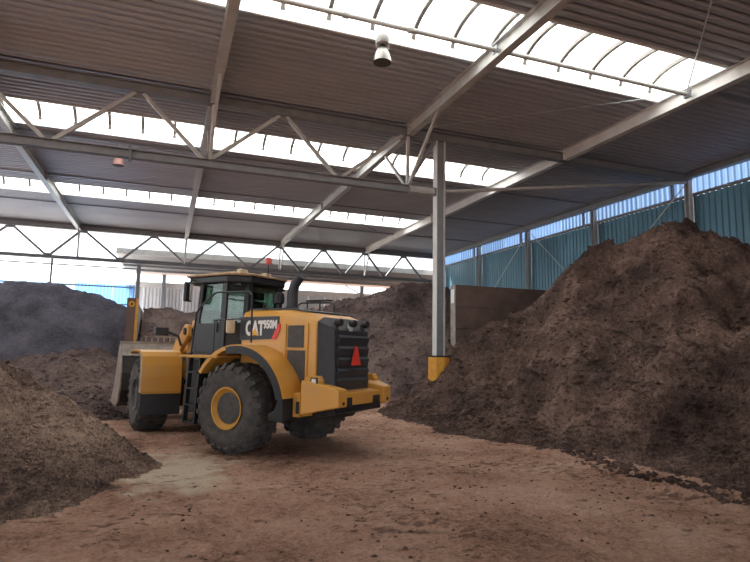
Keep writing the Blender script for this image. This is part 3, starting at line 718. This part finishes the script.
# black decal panel with lettering
def side_poly(pts, y_, th): return MB().prism([(x, y_, z) for x, z in pts], (0, th, 0))
for s in (1, -1):
    P('decal_panel', side_poly([(0.30, 2.00), (-0.55, 2.03), (-0.66, 2.20), (-0.66, 2.44), (0.30, 2.44)], 0.80*s, 0.014*s), 'charcoal', hood)
    P('red_stripe', side_poly([(-0.50, 2.025), (-0.60, 2.025), (-0.70, 2.22), (-0.70, 2.30), (-0.64, 2.30)], 0.80*s, 0.017*s), 'red', hood)
def lettering(txt, size, x, z, y_, name, mname, par, off=0.0, sx=1.0):
    cu = bpy.data.curves.new(name, 'FONT'); cu.body = txt; cu.size = size; cu.extrude = 0.003; cu.offset = off
    ob = bpy.data.objects.new(name, cu); C.objects.link(ob)
    dg = bpy.context.evaluated_depsgraph_get(); me = bpy.data.meshes.new_from_object(ob.evaluated_get(dg))
    C.objects.unlink(ob); bpy.data.objects.remove(ob)
    s = 1 if y_ > 0 else -1
    # text x runs towards the tail when read from the left side
    for v in me.vertices:
        a, b, c = v.co; v.co = (x - s*a*sx, y_ + s*c, z + b)
    me.materials.clear(); me.materials.append(M[mname])
    o = bpy.data.objects.new(name, me); C.objects.link(o); o.parent = par; return o
lettering('CAT', 0.36, 0.145, 2.105, 0.822, 'decal_lettering', 'white', hood, 0.016, 0.64)
lettering('950M', 0.205, -0.30, 2.225, 0.822, 'decal_lettering', 'white', hood, 0.009, 0.70)
P('decal_triangle', side_poly([(-0.005, 2.095), (-0.185, 2.095), (-0.095, 2.225)], 0.824, 0.005), 'yellow_print', hood)
lettering('CAT', 0.36, -0.56, 2.105, -0.822, 'decal_lettering', 'white', hood, 0.016, 0.64)
lettering('950M', 0.20, -0.12, 2.245, -0.822, 'decal_lettering', 'white', hood, 0.009, 0.70)
# black radiator grill section
zt = 2.42
prof_t = [(-1.56, 0.79), (-1.80, 0.54), (-1.80, -0.54), (-1.56, -0.79)]
top = [(-1.52, 0.79, 2.34), (-1.73, 0.56, 2.20), (-1.73, -0.52, 2.20), (-1.52, -0.79, 2.34)]
bot = [(-1.56, 0.79, 1.18), (-1.75, 0.53, 1.06), (-1.75, -0.53, 1.06), (-1.56, -0.79, 1.18)]
roof_ = [(-1.52, 0.60, 2.43), (-1.52, -0.60, 2.43)]
mb = MB(); mb.add(top+bot+roof_, [(0,4,5,1), (1,5,6,2), (2,6,7,3), (4,7,6,5), (0,1,8), (1,2,9,8), (2,3,9), (0,8,9,3), (0,3,7,4)])
gr = P('radiator_grill', mb, 'charcoal', bevel=0.015)
for i in range(5):
    z0 = 1.17 + i*0.195
    h = 0.19 if i == 0 else 0.16
    xo = -1.74
    mb = MB(); w0 = 0.49
    mb.prism([(xo, -w0, z0), (xo-0.012, -w0, z0), (xo-0.055, -w0, z0+h*0.75), (xo-0.03, -w0, z0+h), (xo+0.01, -w0, z0+h)], (0, 2*w0, 0))
    P('louver', mb, 'charcoal', gr, bevel=0.008)
P('warning_triangle', MB().prism([(-1.81, -0.16, 1.58), (-1.81, 0.16, 1.58), (-1.81, 0.035, 1.92), (-1.81, -0.035, 1.92)], (-0.012, 0, 0)), 'red')
for y_ in (0.50, 0.06, -0.36):
    l = P('rear_lamp', MB().lathe([(0.05, 0), (0.07, 0.03), (0.07, 0.11), (0.062, 0.12)], (-1.71, y_, 2.33), 'x', 14, True), 'black', smooth=True)
    l.data.transform(Matrix.Translation((-3.42, 0, 0)) @ Matrix.Scale(-1, 4, (1, 0, 0)))
    MBx = MB().box((-1.74, y_-0.04, 2.19), (-1.68, y_+0.04, 2.33)); P('lamp_foot', MBx, 'hub' if y_ > .4 or y_ < 0 else 'lampglass', l)
# counterweight
def wing(s):
    base = [(-1.46, 1.12*s), (-2.06, 0.86*s), (-2.06, 0.60*s), (-1.62, 0.60*s), (-1.46, 0.70*s)]
    tops = [1.34, 1.19, 1.19, 1.26, 1.34]
    bots = [0.76, 0.90, 0.90, 0.80, 0.80]
    n = 5; mb = MB()
    mb.add([(x, y, z) for (x, y), z in zip(base, bots)] + [(x, y, z) for (x, y), z in zip(base, tops)],
           [tuple(range(n))[::-1], tuple(range(n, 2*n))] + [(i, (i+1) % n, n+(i+1) % n, n+i) for i in range(n)])
    return mb
cw = P('counterweight', MB().box((-1.62, -0.6, 0.84), (-1.30, 0.6, 1.18)), 'yellow', bevel=0.025)
for s in (1, -1): P('bumper_wing', wing(s), 'yellow', cw, bevel=0.025)
mb = MB(); mb.prism([(-1.60, 0.60, 0.86), (-1.96, 0.60, 0.90), (-1.98, 0.60, 1.12), (-1.60, 0.60, 1.16)], (0, -1.2, 0)); P('tow_bar', mb, 'yellow', cw, bevel=0.02)
for y_ in (0.46, -0.46): P('hitch_slot', MB().box((-1.995, y_-0.11, 0.88), (-1.96, y_+0.11, 1.04)), 'black', cw, bevel=0.01)
for s in (1, -1):
    P('bolt_hole', MB().lathe([(0.03, 0), (0.03, -0.012), (0, -0.012)], (-2.062, 0.72*s, 0.96), 'x', 8), 'black', cw)
    # position lamp let into the shoulder of the counterweight
    P('side_shoulder', MB().prism([(-1.34, 0.80*s, 1.18), (-1.72, 0.80*s, 1.14), (-1.72, 0.80*s, 1.33), (-1.66, 0.80*s, 1.41), (-1.46, 0.80*s, 1.40), (-1.34, 0.80*s, 1.28)], (0, 0.16*s, 0)), 'yellow', cw, bevel=0.012)
    P('lamp_frame', MB().box((-1.70, min(.96*s, .975*s), 1.24), (-1.55, max(.96*s, .975*s), 1.38)), 'black', cw)
    P('lamp_lens', MB().box((-1.665, min(.975*s, .99*s), 1.265), (-1.585, max(.975*s, .99*s), 1.36)), 'white', cw)
mb = MB(); mb.xz([(-1.2, 0.62), (-1.9, 0.78), (-1.9, 0.88), (-1.2, 0.9)], -0.75, 0.75); P('belly_guard', mb, 'black')
for s in (1, -1):
    b0 = P('battery_box', MB().box((-1.44, min(.62*s, 1.10*s), 0.72), (-1.28, max(.62*s, 1.10*s), 1.12)), 'yellow_dirty', bevel=0.02)
    P('box_latch', MB().box((-1.43, min(1.10*s, 1.115*s), 0.78), (-1.36, max(1.10*s, 1.115*s), 0.98)), 'black', b0, bevel=0.01)
# rear fenders: arched shells, dark lip, mudflap
def arch(a0, a1, rx, rz, cx0, cz0, n):
    return [(cx0 + rx*math.cos(a0+(a1-a0)*i/n), cz0 + rz*math.sin(a0+(a1-a0)*i/n)) for i in range(n+1)]
for s in (1, -1):
    n = 14
    outer = arch(R(33), R(168), 1.14, 1.12, -0.17, 0.80, n); inner = arch(R(33), R(168), 1.07, 1.05, -0.17, 0.80, n)
    ya, yb_ = 0.62*s, 1.34*s
    mb = MB()
    poly = outer + inner[::-1]
    for i in range(n):
        q = [outer[i], outer[i+1], inner[i+1], inner[i]]
        vs = [(x, ya, z) for x, z in q] + [(x, yb_, z) for x, z in q]
        mb.add(vs, [(0,1,2,3), (7,6,5,4), (0,4,5,1), (2,6,7,3)] + ([(0,3,7,4)] if i == 0 else []) + ([(1,5,6,2)] if i == n-1 else []))
    fd = P('rear_fender', mb, 'yellow', bevel=0.0, smooth=True)
    o2 = arch(R(76), R(168), 1.115, 1.095, -0.17, 0.80, n); i2 = arch(R(76), R(168), 0.98, 0.96, -0.17, 0.80, n)
    mb = MB()
    for i in range(n):
        q = [o2[i], o2[i+1], i2[i+1], i2[i]]
        vs = [(x, 1.28*s, z) for x, z in q] + [(x, 1.355*s, z) for x, z in q]
        mb.add(vs, [(0,1,2,3), (7,6,5,4), (0,4,5,1), (2,6,7,3), (0,3,7,4), (1,5,6,2)])
    P('fender_lip', mb, 'black', fd)
    P('mudflap', MB().xz([(-1.18, 1.12), (-1.25, 1.12), (-1.27, 0.66), (-1.20, 0.64), (-0.96, 0.66), (-0.95, 0.76), (-1.10, 0.84)], min(0.66*s, 1.34*s), max(0.66*s, 1.34*s)), 'black', fd, bevel=0.015)

# --- cab
cab = None
px_ = {'a': (1.55, 0.72), 'b': (0.80, 0.78), 'c': (0.36, 0.70)}
mb = MB(); mb.xz([(1.62, 1.55), (1.62, 1.80), (0.30, 1.86), (0.30, 1.55)], -0.76, 0.76); cab = P('cab_base', mb, 'black', bevel=0.02)
for s in (1, -1):
    for (xa, ya, xb, yb_, w, h, nm) in ((1.60, 0.72, 1.48, 0.70, 0.10, 0.10, 'front_pillar'), (0.82, 0.765, 0.80, 0.75, 0.13, 0.05, 'door_pillar'), (0.50, 0.46, 0.48, 0.44, 0.12, 0.12, 'rear_pillar')):
        P(nm, MB().bar((xa, ya*s, 1.75), (xb, yb_*s, 3.17), w, h, (0, 1, 0)), 'black', cab, bevel=0.01)
    P('side_glass', MB().prism([(1.55, 0.735*s, 2.33), (0.88, 0.755*s, 2.33), (0.86, 0.745*s, 3.14), (1.47, 0.71*s, 3.14)], (0, 0.008*s, 0)), 'cabglass', cab)
    P('door_panel', MB().prism([(1.57, 0.735*s, 1.75), (0.86, 0.76*s, 1.75), (0.86, 0.76*s, 2.33), (1.55, 0.735*s, 2.33)], (0, 0.03*s, 0)), 'black', cab, bevel=0.008)
    P('quarter_glass', MB().prism([(0.79, 0.73*s, 2.35), (0.52, 0.48*s, 2.35), (0.50, 0.46*s, 3.12), (0.78, 0.72*s, 3.12)], (0.006, -0.006*s, 0)), 'cabglass', cab)
    P('quarter_panel', MB().prism([(0.79, 0.74*s, 1.85), (0.52, 0.49*s, 1.85), (0.52, 0.49*s, 2.35), (0.79, 0.74*s, 2.35)], (0.02, -0.02*s, 0)), 'black', cab)
    P('door_handle', MB().bar((0.95, 0.80*s, 2.15), (0.95, 0.80*s, 2.40), 0.02, 0.03), 'black', cab)
P('front_glass', MB().prism([(1.615, 0.68, 1.80), (1.615, -0.68, 1.80), (1.50, -0.66, 3.14), (1.50, 0.66, 3.14)], (0.008, 0, 0)), 'cabglass', cab)
P('rear_glass', MB().prism([(0.47, 0.42, 2.55), (0.47, -0.42, 2.55), (0.45, -0.40, 3.14), (0.45, 0.40, 3.14)], (-0.008, 0, 0)), 'cabglass', cab)
P('rear_panel', MB().box((0.45, -0.44, 1.86), (0.49, 0.44, 2.55)), 'black', cab)
P('headliner', MB().box((0.5, -0.66, 3.08), (1.5, 0.66, 3.13)), 'black', cab)
# roof: dark eave and dusty crown
mb = MB(); mb.prism([(1.90, 0.62, 3.13), (1.78, 0.82, 3.13), (0.70, 0.82, 3.13), (0.36, 0.50, 3.13), (0.36, -0.50, 3.13), (0.70, -0.82, 3.13), (1.78, -0.82, 3.13), (1.90, -0.62, 3.13)], (0, 0, 0.15)); rf = P('cab_roof', mb, 'black', bevel=0.03)
mb = MB(); b0 = [(1.95, 0.66), (1.82, 0.87), (0.68, 0.86), (0.32, 0.52), (0.32, -0.52), (0.68, -0.86), (1.82, -0.87), (1.95, -0.66)]
t0 = [(1.4, 0.40), (1.3, 0.5), (0.9, 0.48), (0.75, 0.35), (0.75, -0.35), (0.9, -0.48), (1.3, -0.5), (1.4, -0.40)]
mb.add([(x, y, 3.275) for x, y in b0] + [(x, y, 3.305) for x, y in b0] + [(x, y, 3.40) for x, y in t0], [tuple(range(8))[::-1], tuple(range(16, 24))] + [(i, (i+1) % 8, 8+(i+1) % 8, 8+i) for i in range(8)] + [(8+i, 8+(i+1) % 8, 16+(i+1) % 8, 16+i) for i in range(8)])
P('roof_crown', mb, 'roofcap', rf)
for x, y in ((0.62, 0.50), (0.62, -0.20)):
    P('work_lamp', MB().box((x-0.06, y-0.10, 3.32), (x+0.06, y+0.10, 3.42)), 'beige', rf, bevel=0.02)
mb = MB(); mb.tube([(0.44, -0.05, 3.30), (0.44, -0.05, 3.60)], 0.012, 6); bp = P('beacon_pole', mb, 'black')
P('beacon', MB().lathe([(0.055, 3.58), (0.075, 3.60), (0.075, 3.69), (0.06, 3.72)], (0.44, -0.05, 0), 'z', 14, True), 'redlamp', bp, smooth=True)
P('beacon', MB().lathe([(0.12, 3.42), (0.12, 3.48), (0.09, 3.52)], (1.35, -0.2, 0), 'z', 14, True), 'redlamp', rf, smooth=True)
# interior
st = P('seat', MB().box((0.72, -0.25, 2.05), (1.15, 0.25, 2.2)), 'seat', bevel=0.05)
P('seat_back', MB().xz([(0.72, 2.15), (0.60, 2.80), (0.70, 2.83), (0.84, 2.15)], -0.24, 0.24), 'seat', st, bevel=0.05)
P('headrest', MB().box((0.58, -0.13, 2.84), (0.68, 0.13, 3.0)), 'seat', st, bevel=0.03)
P('seat_base', MB().box((0.65, -0.18, 1.85), (1.0, 0.18, 2.05)), 'black', st)
sw = P('steering_column', MB().bar((1.45, 0, 1.85), (1.22, 0, 2.42), 0.08, 0.08, (0, 1, 0)), 'black')
ring = [(1.22+0.18*math.cos(a)*0.9, 0.19*math.sin(a), 2.44+0.18*math.cos(a)*0.4) for a in [2*math.pi*i/16 for i in range(17)]]
P('steering_wheel', MB().tube(ring, 0.014, 6), 'black', sw)
# mirror
mr = P('mirror', MB().box((1.60, 0.88, 2.76), (1.68, 1.06, 3.16)), 'black', bevel=0.03)
P('mirror_arm', MB().tube([(1.55, 0.74, 3.15), (1.64, 0.88, 3.22), (1.64, 0.96, 3.12)], 0.016, 6), 'black', mr)
P('mirror_glass', MB().box((1.592, 0.895, 2.79), (1.599, 0.96, 3.13)), 'lampglass', mr)
m2 = P('mirror', MB().box((1.60, -1.06, 2.76), (1.68, -0.88, 3.16)), 'black', bevel=0.03)
P('mirror_arm', MB().tube([(1.55, -0.74, 3.15), (1.64, -0.88, 3.22), (1.64, -0.96, 3.12)], 0.016, 6), 'black', m2)
# platforms, ladder and railings
for s in (1, -1):
    pl = P('platform', MB().box((0.30, min(.78*s, 1.36*s), 1.66), (1.36, max(.78*s, 1.36*s), 1.71)), 'yellow_dirty', bevel=0.01)
    mb = MB()
    for x in (0.82, 1.12): mb.bar((x, 1.24*s, 1.66), (x+0.02, 1.30*s, 0.45), 0.04, 0.10, (0, 1, 0))
    ld = P('ladder', mb, 'black', pl)
    for z in (0.47, 0.78, 1.08, 1.38): P('step', MB().box((0.83, min(1.16*s, 1.34*s), z), (1.13, max(1.16*s, 1.34*s), z+0.03)), 'black', ld)
    P('hydraulic_box', MB().box((0.95, min(.5*s, 1.12*s), 0.62), (1.35, max(.5*s, 1.12*s), 1.6)), 'chassis', pl, bevel=0.02)
    rl = P('handrail', MB().tube([(1.12, 1.25*s, 1.70), (1.02, 1.25*s, 2.50), (0.92, 1.25*s, 2.62), (0.55, 1.25*s, 2.86), (0.48, 1.25*s, 2.88), (-0.32, 1.25*s, 2.86), (-0.40, 1.25*s, 2.80), (-0.42, 1.25*s, 1.95)], 0.018, 8), 'black', pl, smooth=True)
    P('midrail', MB().tube([(0.55, 1.25*s, 2.36), (-0.41, 1.25*s, 2.38)], 0.013, 6), 'black', pl)
    P('rail_post', MB().tube([(0.52, 1.25*s, 1.72), (0.52, 1.25*s, 2.36)], 0.014, 6), 'black', pl)
P('canister', MB().lathe([(0.07, 2.13), (0.085, 2.15), (0.085, 2.38), (0.07, 2.40)], (0.38, 0.98, 0), 'z', 16, True), 'beige', smooth=True)
# on the hood: stack, air cleaner, grab rail
ex = P('exhaust_stack', MB().tube([(-0.28, 0, 2.5), (-0.28, 0, 2.98), (-0.33, 0, 3.12), (-0.43, 0, 3.24), (-0.48, 0, 3.29)], [0.11, 0.105, 0.10, 0.095, 0.095], 16), 'charcoal', smooth=True)
P('stack_collar', MB().lathe([(0.14, 2.58), (0.14, 2.66), (0.115, 2.68)], (-0.28, 0, 0), 'z', 16, True), 'black', ex)
ac = P('air_cleaner', MB().lathe([(0.05, 2.58), (0.05, 2.74), (0.11, 2.76), (0.12, 2.86), (0.10, 2.96), (0.03, 2.98)], (0.08, 0.0, 0), 'z', 18, True), 'black', smooth=True)
gl = P('grab_rail', MB().tube([(-0.30, -0.45, 2.56), (-0.30, -0.45, 2.83), (-0.62, -0.45, 2.82), (-0.62, -0.45, 2.56)], 0.018, 6), 'black')
P('grab_tread', MB().box((-0.85, -0.60, 2.82), (-0.30, -0.40, 2.845)), 'black', gl)
MBc = MB().tube([(-0.10, 0.62, 2.55), (-0.10, 0.62, 2.68), (-0.16, 0.62, 2.68), (-0.16, 0.62, 2.55)], 0.012, 6); P('lifting_eye', MBc, 'black')

# --- front frame (turned 26 degrees right at the joint); x from the joint, axle at HX
FB = lambda: MB(FMX)
P('front_chassis', FB().xz([(0.12, 0.70), (0.12, 1.45), (0.55, 1.6), (1.2, 1.55), (2.25, 1.1), (2.3, 0.65), (1.9, 0.5), (0.4, 0.55)], -0.45, 0.45), 'yellow_dirty', bevel=0.03)
P('front_axle', FB().tube([(HX, -0.8, 0.795), (HX, -0.35, 0.795), (HX, 0.35, 0.795), (HX, 0.8, 0.795)], [0.17, 0.24, 0.24, 0.17], 16), 'chassis', smooth=True)
for s in (1, -1):
    P('tower_plate', FB().xz([(0.35, 1.3), (0.42, 2.05), (0.62, 2.35), (0.85, 2.30), (1.25, 1.4)], min(.36*s, .42*s), max(.36*s, .42*s)), 'yellow_dirty', bevel=0.02)
    la = P('lift_arm', FB().xz([(0.55, 2.10), (0.62, 2.34), (0.85, 2.36), (1.7, 1.95), (2.5, 1.35), (3.05, 0.72), (2.95, 0.55), (2.75, 0.62), (2.2, 1.15), (1.5, 1.62), (0.75, 2.0)], min(.46*s, .56*s), max(.46*s, .56*s)), 'yellow', bevel=0.02)
    P('arm_pin', FB().lathe([(0.08, 0.40*s), (0.08, 0.60*s), (0.0, 0.60*s)], (0.72, 0, 2.2), 'y', 14), 'chassis', la)
    P('lift_cylinder', FB().tube([(0.9, 0.52*s, 1.1), (2.0, 0.52*s, 1.25)], 0.075, 12), 'chassis', smooth=True)
    # fenders
    prof_o = [(0.70, 0.88), (0.69, 1.22), (0.71, 1.46), (0.76, 1.64), (0.87, 1.74), (1.15, 1.78), (1.95, 1.78), (2.2, 1.72)]
    prof_i = [(x+0.05, z-0.04 if i > 2 else z) for i, (x, z) in enumerate(prof_o)]
    n = len(prof_o); mb = FB(); ya, yb_ = 0.60*s, 1.42*s
    for i in range(n-1):
        q = [prof_o[i], prof_o[i+1], prof_i[i+1], prof_i[i]]
        vs = [(x, ya, z) for x, z in q] + [(x, yb_, z) for x, z in q]
        mb.add(vs, [(0,1,2,3), (7,6,5,4), (0,4,5,1), (2,6,7,3)] + ([(0,3,7,4)] if i == 0 else []) + ([(1,5,6,2)] if i == n-2 else []))
    fd = P('front_fender', mb, 'yellow', smooth=True)
    mb = FB(); mb.xz([(0.76, 0.88), (0.76, 1.60), (0.92, 1.72), (1.12, 1.72), (0.98, 1.58), (0.92, 1.40), (0.92, 0.88)], min(1.36*s, 1.42*s), max(1.36*s, 1.42*s)); P('fender_cheek', mb, 'worn', fd, bevel=0.01)
    P('fender_flap', FB().xz([(0.70, 0.42), (0.74, 0.42), (0.76, 0.88), (0.70, 0.88)], min(.60*s, 1.42*s), max(.60*s, 1.42*s)), 'black', fd, bevel=0.01)
    P('flap_strip', FB().box((0.685, min(.62*s, 1.40*s), 0.86), (0.70, max(.62*s, 1.40*s), 0.91)), 'yellow_dirty', fd)
    wlp = P('head_lamp', FB().box((0.98, min(.86*s, 1.14*s), 2.10), (1.12, max(.86*s, 1.14*s), 2.28)), 'black', bevel=0.02)
    P('lamp_bracket', FB().tube([(1.05, 0.86*s, 2.18), (0.98, 0.66*s, 2.10), (0.90, 0.60*s, 1.88)], 0.03, 6), 'black', wlp)
    P('lamp_lens', FB().box((1.12, min(.89*s, 1.11*s), 2.12), (1.13, max(.89*s, 1.11*s), 2.26)), 'lampglass', wlp)
    P('hose', FB().tube([(0.0, 0.3*s, 1.55), (0.2, 0.55*s, 1.75), (0.45, 0.55*s, 1.70), (0.6, 0.45*s, 1.5)], 0.03, 8), 'black', smooth=True)
P('tilt_lever', FB().xz([(1.5, 1.35), (1.7, 2.45), (1.95, 2.5), (2.05, 1.9), (1.95, 1.1)], -0.12, 0.12), 'yellow', bevel=0.02)
P('tilt_cylinder', FB().tube([(0.6, 0, 2.05), (1.75, 0, 2.4)], 0.09, 12), 'chassis', smooth=True)
P('cross_tube', FB().tube([(1.55, -0.5, 1.75), (1.55, 0.5, 1.75)], 0.12, 12), 'yellow', smooth=True)
P('tilt_link', FB().bar((1.95, 0, 1.2), (3.0, 0, 1.1), 0.12, 0.14, (0, 1, 0)), 'chassis')
# bucket
bk_o = [(4.30, 0.42), (3.55, 0.36), (3.18, 0.48), (2.98, 0.80), (2.96, 1.20), (3.10, 1.60), (3.32, 1.93)]
bk_i = [(4.28, 0.46), (3.57, 0.41), (3.22, 0.53), (3.03, 0.82), (3.01, 1.19), (3.15, 1.58), (3.36, 1.92)]
mb = FB(); n = len(bk_o)
for i in range(n-1):
    q = [bk_o[i], bk_o[i+1], bk_i[i+1], bk_i[i]]
    vs = [(x, -1.46, z) for x, z in q] + [(x, 1.46, z) for x, z in q]
    mb.add(vs, [(0,1,2,3), (7,6,5,4), (0,4,5,1), (2,6,7,3)] + ([(0,3,7,4)] if i == 0 else []) + ([(1,5,6,2)] if i == n-2 else []))
bk = P('bucket', mb, 'chassis', smooth=True)
for s in (1, -1):
    P('side_plate', FB().xz(bk_o + [(3.45, 1.86), (3.62, 1.4), (3.85, 0.85)], min(1.46*s, 1.50*s), max(1.46*s, 1.50*s)), 'worn', bk, bevel=0.005)
    P('hinge_ear', FB().xz([(2.80, 0.50), (2.78, 0.85), (3.05, 1.25), (3.1, 0.6)], min(.62*s, .68*s), max(.62*s, .68*s)), 'yellow_dirty', bk)
    P('hinge_ear', FB().xz([(2.80, 0.50), (2.78, 0.85), (3.05, 1.25), (3.1, 0.6)], min(.36*s, .42*s), max(.36*s, .42*s)), 'yellow_dirty', bk)
P('cutting_edge', FB().box((4.25, -1.5, 0.42), (4.48, 1.5, 0.45)), 'worn', bk)
P('back_plate', FB().xz([(3.085, 1.62), (3.30, 1.95), (3.33, 1.95), (3.115, 1.61)], -1.46, 1.46), 'worn', bk)
P('top_lip', FB().bar((3.32, -1.5, 1.95), (3.32, 1.5, 1.95), 0.10, 0.05), 'worn', bk)
for i in range(13): P('guard_bar', FB().bar((3.33, -0.9+i*0.15, 1.96), (3.36, -0.9+i*0.15, 2.10), 0.03, 0.03, (0, 1, 0)), 'worn', bk)
P('guard_rail', FB().bar((3.365, -0.95, 2.11), (3.365, 0.95, 2.11), 0.03, 0.03), 'worn', bk)
